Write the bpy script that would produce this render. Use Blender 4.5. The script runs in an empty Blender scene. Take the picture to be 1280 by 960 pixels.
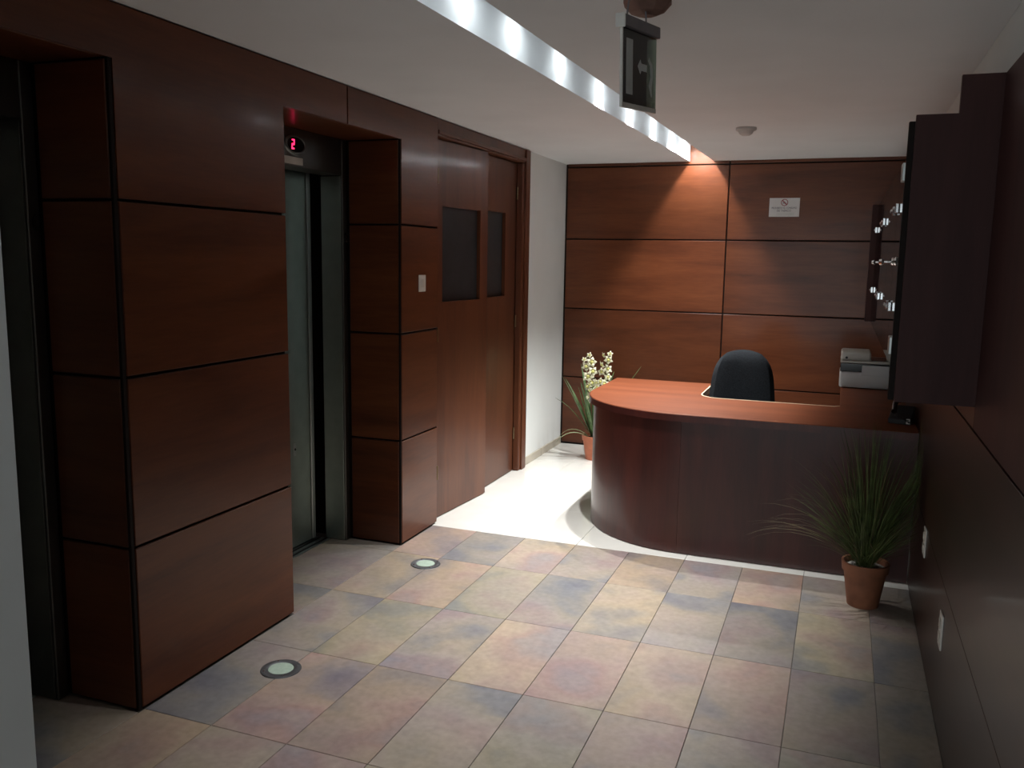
import bpy, bmesh, math, random
from mathutils import Vector, Matrix

# ------------------------------------------------------------------ camera, world, exposure
scene = bpy.context.scene
col = scene.collection
FPX = 1083.52
YAW, PITCH, ROLL = 0.3607, -0.1442, 0.0158
cam_data = bpy.data.cameras.new('camera')
cam_data.sensor_fit = 'HORIZONTAL'
cam_data.sensor_width = 36.0
cam_data.lens = FPX * 36.0 / 1280.0
cam_data.clip_start = 0.02
cam = bpy.data.objects.new('camera', cam_data)
col.objects.link(cam)
fwd = Vector((-math.sin(YAW) * math.cos(PITCH), math.cos(YAW) * math.cos(PITCH), math.sin(PITCH)))
right0 = Vector((math.cos(YAW), math.sin(YAW), 0))
up0 = right0.cross(fwd)
rt = math.cos(ROLL) * right0 + math.sin(ROLL) * up0
up = -math.sin(ROLL) * right0 + math.cos(ROLL) * up0
M = Matrix.Identity(4)
for i in range(3):
    M[i][0], M[i][1], M[i][2] = rt[i], up[i], -fwd[i]
M[2][3] = 1.55
cam.matrix_world = M
scene.camera = cam

world = bpy.data.worlds.new('world')
scene.world = world
world.use_nodes = True
bg = world.node_tree.nodes['Background']
bg.inputs[0].default_value = (0.88, 0.97, 1.0, 1)
bg.inputs[1].default_value = 2.0

vs = scene.view_settings
vs.view_transform = 'Standard'
vs.look = 'None'
vs.exposure = 0.0
vs.gamma = 1.0
vs.use_curve_mapping = False

LAMP_W = 130.0            # power of one slot lamp
LAMP_COL = (1.0, 0.99, 0.97)

# ------------------------------------------------------------------ materials
MATS = {}

def new_mat(name):
    m = bpy.data.materials.new(name)
    m.use_nodes = True
    MATS[name] = m
    nt = m.node_tree
    return m, nt, nt.nodes['Principled BSDF']

def plain(name, colr, rough=0.5, metal=0.0, coat=0.0, noise=0.06, scale=14.0, emit=None, estr=0.0, spec=None):
    m, nt, b = new_mat(name)
    tc = nt.nodes.new('ShaderNodeNewGeometry')
    n = nt.nodes.new('ShaderNodeTexNoise')
    n.inputs['Scale'].default_value = scale
    n.inputs['Detail'].default_value = 4
    nt.links.new(tc.outputs['Position'], n.inputs['Vector'])
    r = nt.nodes.new('ShaderNodeValToRGB')
    c = Vector(colr)
    r.color_ramp.elements[0].color = (*(c * (1 - noise * 2)), 1)
    r.color_ramp.elements[1].color = (*[min(1, x * (1 + noise * 2)) for x in c], 1)
    r.color_ramp.elements[0].position = 0.3
    r.color_ramp.elements[1].position = 0.7
    nt.links.new(n.outputs['Fac'], r.inputs['Fac'])
    nt.links.new(r.outputs['Color'], b.inputs['Base Color'])
    b.inputs['Roughness'].default_value = rough
    b.inputs['Metallic'].default_value = metal
    b.inputs['Coat Weight'].default_value = coat
    if spec is not None:
        b.inputs['Specular IOR Level'].default_value = spec
    if emit:
        b.inputs['Emission Color'].default_value = (*emit, 1)
        b.inputs['Emission Strength'].default_value = estr
    return m

def wood(name, dark, mid, light, axis='Y', rough=0.34, coat=0.12, scale=1.0, coat_rough=0.12, spec=0.4):
    """veneer with stretched grain along the given world axis"""
    m, nt, b = new_mat(name)
    g = nt.nodes.new('ShaderNodeNewGeometry')
    oi = nt.nodes.new('ShaderNodeObjectInfo')
    mp = nt.nodes.new('ShaderNodeMapping')
    s = {'X': (1.0, 9, 9), 'Y': (9, 1.0, 9), 'Z': (9, 9, 1.0)}[axis]
    mp.inputs['Scale'].default_value = [v * scale for v in s]
    nt.links.new(g.outputs['Position'], mp.inputs['Vector'])
    add = nt.nodes.new('ShaderNodeVectorMath'); add.operation = 'ADD'
    mul = nt.nodes.new('ShaderNodeVectorMath'); mul.operation = 'SCALE'
    cmb = nt.nodes.new('ShaderNodeCombineXYZ')
    for k in range(3):
        nt.links.new(oi.outputs['Random'], cmb.inputs[k])
    mul.inputs['Scale'].default_value = 37.0
    nt.links.new(cmb.outputs[0], mul.inputs[0])
    nt.links.new(mp.outputs[0], add.inputs[0]); nt.links.new(mul.outputs[0], add.inputs[1])
    n1 = nt.nodes.new('ShaderNodeTexNoise')
    n1.inputs['Scale'].default_value = 0.9; n1.inputs['Detail'].default_value = 5
    n1.inputs['Distortion'].default_value = 0.7
    nt.links.new(add.outputs[0], n1.inputs['Vector'])
    n2 = nt.nodes.new('ShaderNodeTexNoise')
    n2.inputs['Scale'].default_value = 9.0; n2.inputs['Detail'].default_value = 6
    nt.links.new(add.outputs[0], n2.inputs['Vector'])
    mx = nt.nodes.new('ShaderNodeMath'); mx.operation = 'MULTIPLY_ADD'
    nt.links.new(n2.outputs['Fac'], mx.inputs[0]); mx.inputs[1].default_value = 0.35
    nt.links.new(n1.outputs['Fac'], mx.inputs[2])
    r = nt.nodes.new('ShaderNodeValToRGB')
    e = r.color_ramp.elements
    e[0].position = 0.42; e[0].color = (*dark, 1)
    e[1].position = 0.92; e[1].color = (*light, 1)
    k = e.new(0.66); k.color = (*mid, 1)
    nt.links.new(mx.outputs[0], r.inputs['Fac'])
    hs = nt.nodes.new('ShaderNodeHueSaturation')
    mr = nt.nodes.new('ShaderNodeMapRange')
    mr.inputs['To Min'].default_value = 0.86; mr.inputs['To Max'].default_value = 1.14
    nt.links.new(oi.outputs['Random'], mr.inputs['Value'])
    nt.links.new(mr.outputs[0], hs.inputs['Value'])
    nt.links.new(r.outputs['Color'], hs.inputs['Color'])
    nt.links.new(hs.outputs['Color'], b.inputs['Base Color'])
    b.inputs['Roughness'].default_value = rough
    b.inputs['Coat Weight'].default_value = coat
    b.inputs['Coat Roughness'].default_value = coat_rough
    b.inputs['Specular IOR Level'].default_value = spec
    return m

def slate_mat():
    m, nt, b = new_mat('slate_tile')
    g = nt.nodes.new('ShaderNodeNewGeometry')
    oi = nt.nodes.new('ShaderNodeObjectInfo')
    def noise(scale, detail, wmul, dist=0.0):
        n = nt.nodes.new('ShaderNodeTexNoise'); n.noise_dimensions = '4D'
        n.inputs['Scale'].default_value = scale; n.inputs['Detail'].default_value = detail
        n.inputs['Distortion'].default_value = dist
        q = nt.nodes.new('ShaderNodeMath'); q.operation = 'MULTIPLY'; q.inputs[1].default_value = wmul
        nt.links.new(oi.outputs['Random'], q.inputs[0]); nt.links.new(q.outputs[0], n.inputs['W'])
        nt.links.new(g.outputs['Position'], n.inputs['Vector'])
        return n
    n1 = noise(2.5, 3, 97.0, 0.25)
    r = nt.nodes.new('ShaderNodeValToRGB'); e = r.color_ramp.elements
    cols = [(0.30, (0.145, 0.142, 0.162)), (0.40, (0.200, 0.195, 0.190)), (0.47, (0.260, 0.232, 0.192)),
            (0.54, (0.280, 0.243, 0.215)), (0.61, (0.255, 0.202, 0.192)), (0.68, (0.225, 0.206, 0.214)), (0.80, (0.275, 0.268, 0.252))]
    e[0].position = cols[0][0]; e[0].color = (*cols[0][1], 1)
    e[1].position = cols[-1][0]; e[1].color = (*cols[-1][1], 1)
    for p_, c_ in cols[1:-1]:
        k = e.new(p_); k.color = (*c_, 1)
    nt.links.new(n1.outputs['Fac'], r.inputs['Fac'])
    n2 = noise(2.2, 3, 53.0)
    r2 = nt.nodes.new('ShaderNodeValToRGB'); e2 = r2.color_ramp.elements
    e2[0].position = 0.36; e2[0].color = (0.88, 0.89, 0.94, 1)
    e2[1].position = 0.64; e2[1].color = (1.10, 1.03, 0.95, 1)
    nt.links.new(n2.outputs['Fac'], r2.inputs['Fac'])
    mx = nt.nodes.new('ShaderNodeMix'); mx.data_type = 'RGBA'; mx.blend_type = 'MULTIPLY'
    mx.inputs['Factor'].default_value = 1.0
    nt.links.new(r.outputs['Color'], mx.inputs['A']); nt.links.new(r2.outputs['Color'], mx.inputs['B'])
    n3 = noise(38, 5, 11.0)
    r3 = nt.nodes.new('ShaderNodeValToRGB')
    r3.color_ramp.elements[0].position = 0.25; r3.color_ramp.elements[0].color = (0.82, 0.82, 0.82, 1)
    r3.color_ramp.elements[1].position = 0.75; r3.color_ramp.elements[1].color = (1.12, 1.12, 1.12, 1)
    nt.links.new(n3.outputs['Fac'], r3.inputs['Fac'])
    mx2 = nt.nodes.new('ShaderNodeMix'); mx2.data_type = 'RGBA'; mx2.blend_type = 'MULTIPLY'
    mx2.inputs['Factor'].default_value = 1.0
    nt.links.new(mx.outputs['Result'], mx2.inputs['A']); nt.links.new(r3.outputs['Color'], mx2.inputs['B'])
    mx3 = nt.nodes.new('ShaderNodeMix'); mx3.data_type = 'RGBA'; mx3.blend_type = 'MULTIPLY'
    mx3.inputs['Factor'].default_value = 1.0
    nt.links.new(mx2.outputs['Result'], mx3.inputs['A']); nt.links.new(oi.outputs['Color'], mx3.inputs['B'])
    nt.links.new(mx3.outputs['Result'], b.inputs['Base Color'])
    b.inputs['Roughness'].default_value = 0.42
    bp = nt.nodes.new('ShaderNodeBump'); bp.inputs['Strength'].default_value = 0.12
    bp.inputs['Distance'].default_value = 0.004
    nt.links.new(n3.outputs['Fac'], bp.inputs['Height']); nt.links.new(bp.outputs['Normal'], b.inputs['Normal'])
    return m

WD, WM, WL = (0.068, 0.0185, 0.0075), (0.105, 0.030, 0.0110), (0.142, 0.043, 0.0155)
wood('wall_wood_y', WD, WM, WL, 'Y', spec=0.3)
wood('wall_wood_x', WD, WM, WL, 'X', spec=0.3)
wood('door_wood', (0.062, 0.0175, 0.0075), (0.095, 0.028, 0.011), (0.125, 0.040, 0.015), 'Z', rough=0.40, coat=0.15)
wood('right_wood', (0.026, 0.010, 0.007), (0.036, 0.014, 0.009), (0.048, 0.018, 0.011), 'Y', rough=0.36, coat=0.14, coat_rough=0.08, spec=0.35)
wood('desk_wood', (0.036, 0.0085, 0.0075), (0.056, 0.0125, 0.0105), (0.078, 0.018, 0.0135), 'Z', rough=0.36, coat=0.25)
wood('counter_wood', (0.12, 0.032, 0.0115), (0.155, 0.042, 0.0155), (0.19, 0.055, 0.021), 'X', rough=0.45, coat=0.0, spec=0.15)
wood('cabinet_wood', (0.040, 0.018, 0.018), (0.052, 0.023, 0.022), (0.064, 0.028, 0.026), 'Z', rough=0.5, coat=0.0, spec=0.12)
slate_mat()
plain('white_tile', (0.74, 0.735, 0.69), rough=0.16, coat=0.3, noise=0.02, scale=5)
plain('grout', (0.21, 0.195, 0.18), rough=0.9)
plain('joint_black', (0.012, 0.008, 0.007), rough=0.7, spec=0.15)
plain('plaster_white', (0.76, 0.79, 0.78), rough=0.85, noise=0.012, scale=3)
plain('ceiling_white', (0.77, 0.80, 0.82), rough=0.9, noise=0.012, scale=3)
plain('beige_tile', (0.50, 0.455, 0.37), rough=0.3, noise=0.05, scale=9)
plain('steel', (0.46, 0.52, 0.485), rough=0.30, metal=1.0, noise=0.03)
plain('steel_dark', (0.155, 0.155, 0.145), rough=0.42, metal=1.0, noise=0.03)
plain('aluminium', (0.60, 0.64, 0.63), rough=0.35, metal=1.0, noise=0.03)
plain('chrome', (0.85, 0.86, 0.88), rough=0.14, metal=1.0, noise=0.0)
plain('matte_black', (0.012, 0.012, 0.013), rough=0.55)
plain('gloss_black', (0.010, 0.010, 0.011), rough=0.15, coat=0.3)
plain('indicator_black', (0.006, 0.005, 0.006), rough=0.7, spec=0.1)
plain('led_red', (0.3, 0.0, 0.02), rough=0.4, emit=(1.0, 0.02, 0.10), estr=3.5)
plain('plastic_white', (0.72, 0.71, 0.67), rough=0.4)
plain('plastic_cream', (0.62, 0.60, 0.54), rough=0.4)
plain('edge_cream', (0.72, 0.60, 0.42), rough=0.35)
plain('chair_fabric', (0.0095, 0.012, 0.0150), rough=0.95, spec=0.2, noise=0.25, scale=160)
plain('printer_white', (0.60, 0.60, 0.60), rough=0.42, noise=0.01)
plain('printer_lid', (0.56, 0.565, 0.52), rough=0.42, noise=0.01)
plain('terracotta', (0.42, 0.13, 0.065), rough=0.6, noise=0.1)
plain('terracotta_dark', (0.25, 0.095, 0.048), rough=0.62, noise=0.12)
plain('soil', (0.045, 0.035, 0.028), rough=0.95, noise=0.4, scale=60)
plain('gravel_grey', (0.42, 0.39, 0.36), rough=0.9, noise=0.3, scale=70)
plain('leaf_green', (0.085, 0.15, 0.055), rough=0.5, noise=0.25, scale=20)
plain('leaf_pale', (0.26, 0.31, 0.17), rough=0.55, noise=0.15, scale=20)
plain('grass_green', (0.075, 0.105, 0.028), rough=0.6, noise=0.3, scale=18)
plain('grass_tan', (0.13, 0.105, 0.045), rough=0.7, noise=0.2, scale=18)
plain('petal_cream', (0.80, 0.78, 0.58), rough=0.6, noise=0.08, scale=40)
plain('petal_core', (0.62, 0.60, 0.20), rough=0.6)
plain('stem_green', (0.12, 0.19, 0.06), rough=0.5)
plain('lamp_glass', (0.40, 0.50, 0.42), rough=0.25, noise=0.04, scale=60)
plain('lamp_ring', (0.22, 0.23, 0.245), rough=0.5, metal=1.0)
plain('sign_housing', (0.17, 0.155, 0.17), rough=0.45, noise=0.05)
plain('sign_print', (0.50, 0.53, 0.51), rough=0.6)
plain('bracket_brown', (0.20, 0.11, 0.085), rough=0.7, noise=0.15)
plain('sign_white', (0.66, 0.66, 0.66), rough=0.5, noise=0.01)
plain('sign_ink', (0.05, 0.055, 0.09), rough=0.6)
plain('sign_red', (0.30, 0.085, 0.10), rough=0.6)
plain('detector_white', (0.52, 0.50, 0.48), rough=0.6)
plain('bulb', (0.9, 0.9, 0.85), rough=0.4, emit=(0.92, 0.98, 1.0), estr=130.0)
plain('reflector', (0.7, 0.7, 0.7), rough=0.3, metal=1.0)
plain('door_metal', (0.30, 0.22, 0.13), rough=0.4, metal=1.0)

def glass_mat(name, tint, dens, rough=0.03):
    m = bpy.data.materials.new(name); m.use_nodes = True; MATS[name] = m
    nt = m.node_tree
    out = nt.nodes['Material Output']
    nt.nodes.remove(nt.nodes['Principled BSDF'])
    tr = nt.nodes.new('ShaderNodeBsdfTransparent'); tr.inputs[0].default_value = (*[t * dens for t in tint], 1)
    gl = nt.nodes.new('ShaderNodeBsdfGlossy'); gl.inputs['Roughness'].default_value = rough
    fr = nt.nodes.new('ShaderNodeFresnel'); fr.inputs['IOR'].default_value = 1.5
    n = nt.nodes.new('ShaderNodeTexNoise'); n.inputs['Scale'].default_value = 2.0
    bp = nt.nodes.new('ShaderNodeBump'); bp.inputs['Strength'].default_value = 0.02
    nt.links.new(n.outputs['Fac'], bp.inputs['Height']); nt.links.new(bp.outputs['Normal'], gl.inputs['Normal'])
    mx = nt.nodes.new('ShaderNodeMixShader')
    nt.links.new(fr.outputs[0], mx.inputs[0]); nt.links.new(tr.outputs[0], mx.inputs[1]); nt.links.new(gl.outputs[0], mx.inputs[2])
    nt.links.new(mx.outputs[0], out.inputs['Surface'])
    return m
glass_mat('cabinet_glass', (0.85, 0.9, 0.88), 0.8)
plain('door_glass', (0.030, 0.033, 0.036), rough=0.4, spec=0.15)
glass_mat('sign_glass', (0.52, 0.64, 0.58), 0.9)

# ------------------------------------------------------------------ geometry helpers
def b_box(bm, x0, x1, y0, y1, z0, z1):
    vs_ = [bm.verts.new((x, y, z)) for z in (z0, z1) for y in (y0, y1) for x in (x0, x1)]
    for f in ((0, 2, 3, 1), (4, 5, 7, 6), (0, 1, 5, 4), (1, 3, 7, 5), (3, 2, 6, 7), (2, 0, 4, 6)):
        bm.faces.new([vs_[i] for i in f])

def bm_box(x0, x1, y0, y1, z0, z1, bev=0.0, seg=1):
    bm = bmesh.new()
    b_box(bm, x0, x1, y0, y1, z0, z1)
    if bev:
        bmesh.ops.bevel(bm, geom=bm.edges[:], offset=bev, segments=seg, affect='EDGES', profile=0.5)
    return bm

def b_prism(bm, pts, h0, h1, plane='XY'):
    """polygon pts extruded between h0 and h1 along the axis normal to plane"""
    def P(a, b, h):
        return {'XY': (a, b, h), 'YZ': (h, a, b), 'XZ': (a, h, b)}[plane]
    lo = [bm.verts.new(P(a, b, h0)) for a, b in pts]
    hi = [bm.verts.new(P(a, b, h1)) for a, b in pts]
    n = len(pts)
    bm.faces.new(lo); bm.faces.new(hi)
    for i in range(n):
        bm.faces.new((lo[i], lo[(i + 1) % n], hi[(i + 1) % n], hi[i]))

def b_lathe(bm, prof, seg=24, loc=(0, 0, 0), cap0=True, cap1=True):
    rings = []
    for r, z in prof:
        rings.append([bm.verts.new((loc[0] + r * math.cos(2 * math.pi * i / seg), loc[1] + r * math.sin(2 * math.pi * i / seg), loc[2] + z)) for i in range(seg)])
    for a, b in zip(rings, rings[1:]):
        for i in range(seg):
            bm.faces.new((a[i], a[(i + 1) % seg], b[(i + 1) % seg], b[i]))
    if cap0: bm.faces.new(rings[0])
    if cap1: bm.faces.new(rings[-1])

def b_tube(bm, pts, rad, seg=8, rad1=None):
    pts = [Vector(p) for p in pts]
    rings = []
    n = len(pts)
    for i, p in enumerate(pts):
        d = (pts[min(i + 1, n - 1)] - pts[max(i - 1, 0)]).normalized()
        a = d.orthogonal().normalized() if i == 0 else (rings_a - d * rings_a.dot(d)).normalized()
        rings_a = a
        b = d.cross(a)
        r = rad if rad1 is None else rad + (rad1 - rad) * i / (n - 1)
        rings.append([bm.verts.new(p + r * (math.cos(2 * math.pi * k / seg) * a + math.sin(2 * math.pi * k / seg) * b)) for k in range(seg)])
    for a, b in zip(rings, rings[1:]):
        for i in range(seg):
            bm.faces.new((a[i], a[(i + 1) % seg], b[(i + 1) % seg], b[i]))
    bm.faces.new(rings[0]); bm.faces.new(rings[-1])

def obj(name, bm, mat, parent=None, smooth=False, kind=None, label=None):
    bmesh.ops.recalc_face_normals(bm, faces=bm.faces[:])
    me = bpy.data.meshes.new(name)
    bm.to_mesh(me); bm.free()
    me.materials.append(MATS[mat] if isinstance(mat, str) else mat)
    if smooth:
        for p in me.polygons: p.use_smooth = True
        try: me.set_sharp_from_angle(angle=math.radians(40))
        except Exception: pass
    o = bpy.data.objects.new(name, me)
    col.objects.link(o)
    if parent: o.parent = parent
    if kind: o['kind'] = kind
    if label: o['label'] = label
    return o

def boxo(name, x0, x1, y0, y1, z0, z1, mat, parent=None, bev=0.0, seg=1, **k):
    return obj(name, bm_box(x0, x1, y0, y1, z0, z1, bev, seg), mat, parent, **k)

def tag(o, label, cat, group=None, kind=None):
    o['label'] = label; o['category'] = cat
    if group: o['group'] = group
    if kind: o['kind'] = kind
    return o

def empty(name, loc=(0, 0, 0), rz=0.0):
    o = bpy.data.objects.new(name, None)
    o.empty_display_size = 0.1
    o.location = loc; o.rotation_euler = (0, 0, rz)
    col.objects.link(o)
    return o

def text_mesh(name, body, size, mat, parent, loc, rot, width=None, align='CENTER', extrude=0.0004):
    cu = bpy.data.curves.new(name, 'FONT')
    cu.body = body; cu.size = size; cu.align_x = align; cu.align_y = 'CENTER'; cu.extrude = extrude
    tmp = bpy.data.objects.new(name + '_tmp', cu)
    col.objects.link(tmp)
    bpy.context.view_layer.update()
    dg = bpy.context.evaluated_depsgraph_get()
    me = bpy.data.meshes.new_from_object(tmp.evaluated_get(dg))
    bpy.data.objects.remove(tmp); bpy.data.curves.remove(cu)
    if width:
        xs = [v.co.x for v in me.vertices]
        s = width / max(1e-6, max(xs) - min(xs))
        for v in me.vertices: v.co.x *= s
    me.materials.clear(); me.materials.append(MATS[mat])
    o = bpy.data.objects.new(name, me); col.objects.link(o)
    o.parent = parent; o.location = loc; o.rotation_euler = rot
    return o

# ------------------------------------------------------------------ key dimensions (metres)
XL = -2.143                      # face of the wood cladding on the elevator side
Y1, Y2, Y3, Y4 = 2.137, 3.037, 4.022, 4.464
H1, H2, H3, HO, HC = 0.575, 1.147, 1.712, 2.140, 2.311
YB = 4.414                       # edge between slate and white tiles
XR = 0.39                        # right wall cladding
YK = 6.912                       # back wall cladding face
XWH = -2.165                     # white wall face
XRE = -2.445                     # depth of the elevator recess
G = 0.005                        # half of a panel joint
TH = 0.012                       # panel thickness
YF = -2.2                        # entrance end behind the camera
TX0, TW = -1.8655, 0.2962

# ------------------------------------------------------------------ floor
floor_bm = bmesh.new()
b_box(floor_bm, -2.95, 0.75, YF - 0.3, 7.2, -0.12, -0.004)
floor = obj('floor', floor_bm, 'grout')
tag(floor, 'floor of mottled slate tiles with white tiles around the reception desk', 'floor', kind='structure')

rows = [YB, 3.9255, 3.3385, 2.7515, 2.1645, 1.5775, 0.9905, 0.4035, -0.1835, -0.7705, -1.3575, -1.9445, YF]
tile_cache = {}
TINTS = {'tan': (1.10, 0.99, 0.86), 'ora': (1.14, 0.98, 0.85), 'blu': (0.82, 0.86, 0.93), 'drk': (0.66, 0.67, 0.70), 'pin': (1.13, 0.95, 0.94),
         'mau': (0.98, 0.88, 0.93), 'cre': (1.20, 1.13, 1.02), 'oli': (1.0, 0.99, 0.83), 'grn': (0.92, 0.97, 0.90), 'gry': (0.97, 0.97, 1.0), 'brn': (0.95, 0.82, 0.78)}
# colour of each tile as laid: rows from the white tiles towards the camera, columns left to right
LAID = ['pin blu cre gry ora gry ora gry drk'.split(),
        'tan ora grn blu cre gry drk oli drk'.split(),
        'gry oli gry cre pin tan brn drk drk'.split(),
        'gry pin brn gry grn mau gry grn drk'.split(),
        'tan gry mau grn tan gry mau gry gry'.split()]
def tile(x0, x1, y0, y1, mat, name='slate_tile', g=0.0012, tint=None):
    w, d = x1 - x0 - 2 * g, y1 - y0 - 2 * g
    if w <= 0.01 or d <= 0.01: return
    key = (round(w, 3), round(d, 3), mat)
    cx, cy = (x0 + x1) / 2, (y0 + y1) / 2
    if key not in tile_cache:
        o = obj(name, bm_box(-w / 2, w / 2, -d / 2, d / 2, -0.012, 0.0, 0.0012), mat, floor)
        tile_cache[key] = o.data
    else:
        o = bpy.data.objects.new(name, tile_cache[key]); col.objects.link(o); o.parent = floor
    o.location = (cx, cy, 0)
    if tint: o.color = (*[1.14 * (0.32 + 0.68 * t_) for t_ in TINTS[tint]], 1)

xe = [TX0 + TW * k for k in range(-1, 8)] + [XR + 0.002]
xe[0] = XL - 0.002
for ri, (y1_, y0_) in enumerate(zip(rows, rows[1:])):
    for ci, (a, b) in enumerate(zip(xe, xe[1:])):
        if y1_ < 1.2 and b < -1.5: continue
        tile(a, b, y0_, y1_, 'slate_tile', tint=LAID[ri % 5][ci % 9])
for (ra, rb) in ((1.16, Y1 + 0.002), (Y2 - 0.002, Y3 + 0.002)):
    cuts = [rb] + [r for r in rows if ra + 0.05 < r < rb - 0.05] + [ra]
    for y1_, y0_ in zip(cuts, cuts[1:]):
        tile(-2.556, XL - 0.002, y0_, y1_, 'slate_tile')
wy = [YB, 5.019, 5.625, 6.232, YK + 0.02]
wx = [-2.26, TX0, TX0 + 2 * TW, TX0 + 4 * TW, TX0 + 6 * TW, XR + 0.03]
for y0_, y1_ in zip(wy, wy[1:]):
    for a, b in zip(wx, wx[1:]):
        tile(a, b, y0_, y1_, 'white_tile', 'white_tile', 0.0010)

# ------------------------------------------------------------------ ceiling with light slot
def sl(y): return -1.251 + (y - 2.45) * 0.0190      # left lip of the slot
def sr(y): return -1.056 + (y - 2.51) * 0.0160      # right lip
ya, yb = YF - 0.2, 7.15
cb = bmesh.new()
b_prism(cb, [(-3.0, ya), (sl(ya), ya), (sl(yb), yb), (-3.0, yb)], HC, 2.75)
b_prism(cb, [(sr(ya), ya), (0.75, ya), (0.75, yb), (sr(yb), yb)], HC, 2.75)
b_prism(cb, [(sl(ya) - .01, ya), (sr(ya) + .01, ya), (sr(yb) + .01, yb), (sl(yb) - .01, yb)], 2.53, 2.75)
b_prism(cb, [(sl(1.7) - .01, 1.55), (sr(1.7) + .01, 1.55), (sr(1.7) + .01, 1.7), (sl(1.7) - .01, 1.7)], HC, 2.6)
ceiling = obj('ceiling', cb, 'ceiling_white')
tag(ceiling, 'white plaster ceiling with a long narrow light slot', 'ceiling', kind='structure')

# lamps inside the slot
lamp_y = [2.30, 2.78, 3.23, 3.78, 4.40, 5.02, 5.62, 6.20, 6.68]
lamp_p = [0.42, 0.48, 0.60, 1.0, 1.35, 1.5, 1.55, 1.1, 0.34]
for i, (y, pw) in enumerate(zip(lamp_y, lamp_p)):
    cx = (sl(y) + sr(y)) / 2
    t = empty('slot_lamp', (cx, y, 2.53))
    bm = bmesh.new(); b_lathe(bm, [(0.020, 0.0), (0.022, -0.030), (0.032, -0.055), (0.029, -0.055), (0.02, -0.035)], 20, cap0=True, cap1=False)
    obj('lamp_housing', bm, 'reflector', t, smooth=True)
    bm = bmesh.new(); b_lathe(bm, [(0.024, -0.046), (0.016, -0.051), (0.004, -0.053)], 16)
    obj('bulb', bm, 'bulb', t, smooth=True)
    ld = bpy.data.lights.new('lamp_light', 'SPOT')
    ld.energy = LAMP_W * pw; ld.color = LAMP_COL
    ld.spot_size = math.radians(150 if y > 6.4 else 108 if y > 5.9 else (86 if y > 4.2 else 66)); ld.spot_blend = 1.0 if i < 8 else 0.5; ld.shadow_soft_size = 0.02
    lo = bpy.data.objects.new('lamp_light', ld); col.objects.link(lo)
    lo.parent = t; lo.location = (0, 0, -0.072)
    where = ['nearest the entrance end of the slot', 'second from the entrance end of the slot', 'third from the entrance end of the slot',
             'fourth from the entrance end of the slot', 'in the middle of the slot', 'fourth from the wood panelled back wall',
             'third from the wood panelled back wall', 'second from the wood panelled back wall', 'next to the wood panelled back wall'][i]
    tag(t, 'small spot lamp hidden in the ceiling slot, ' + where, 'lamp', 'spot lamps in the ceiling slot')

# ------------------------------------------------------------------ elevator wall (wood cladding)
wl = bmesh.new()
b_box(wl, -2.90, XL - TH, Y1 + TH, Y2 - TH, 0, 2.6)
b_box(wl, -2.90, XL - TH, Y3 + TH, Y4, 0, 2.6)
b_box(wl, -2.90, XL - TH, 1.10, Y4, HO + TH, 2.6)
b_box(wl, -3.00, -2.86, 1.0, 4.6, 0, 2.6)
b_box(wl, -2.90, -2.36, Y4, 5.98, 0, 2.6)
wall_left = obj('wall_left', wl, 'joint_black')
tag(wall_left, 'left wall clad in reddish brown wood panels around two elevator recesses', 'wall', kind='structure')

BV = 0.0025
def ypanel(y0, y1, z0, z1, x=XL, mat='wall_wood_y', name='panel'):
    return boxo(name, x - TH, x, y0, y1, z0, z1, mat, wall_left, BV)
def jamb(yf, x0, x1, z0, z1):     # panel on a face that looks towards the camera (-Y)
    return boxo('jamb_panel', x0, x1, yf, yf + TH, z0, z1, 'wall_wood_x', wall_left, BV)
zr = [0.004, H1, H2, H3]
for (pa, pb, near) in ((Y1, Y2, 0.020), (Y3, Y4, 0.012)):
    for z0, z1 in zip(zr, zr[1:]):
        ypanel(pa + near, pb - 0.002, z0 + G, z1 - G)
    # near side of the pillar inside the recess
    zj = zr + [HO]
    for z0, z1 in zip(zj, zj[1:]):
        jamb(pa, XRE, XL - 0.014, z0 + G, z1 - G)
    # far side (faces +Y) of the recess before it is built below
    boxo('corner_trim', XL - 0.013, XL - 0.001, pa + 0.001, pa + near - 0.003, 0.003, HO, 'joint_black', wall_left, 0.002)
for yb_ in (Y2,):
    zj = zr + [HO]
    for z0, z1 in zip(zj, zj[1:]):
        boxo('jamb_panel', XRE, XL - 0.014, yb_ - TH, yb_, z0 + G, z1 - G, 'wall_wood_x', wall_left, BV)
# upper cladding: T- and L-shaped boards that reach over the openings
JM = 3.521
def upper(pts):
    bm = bmesh.new(); b_prism(bm, pts, XL - TH, XL, 'YZ')
    return obj('lintel_panel', bm, 'wall_wood_y', wall_left)
upper([(1.16, HO), (Y1 + 0.004, HO), (Y1 + 0.02, HO), (Y1 + 0.02, H3 + G), (Y2 - 0.002, H3 + G), (Y2 - 0.002, HO), (JM - G, HO), (JM - G, HC - 0.006), (1.16, HC - 0.006)])
upper([(JM + G, HO), (Y3 + 0.012, HO), (Y3 + 0.012, H3 + G), (Y4 - 0.002, H3 + G), (Y4 - 0.002, HC - 0.006), (JM + G, HC - 0.006)])
for (ra, rb) in ((1.16, Y1), (Y2, Y3)):
    boxo('soffit_panel', XRE - 0.02, XL - 0.014, ra, rb, HO, HO + TH, 'wall_wood_y', wall_left, 0.001)

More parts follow.
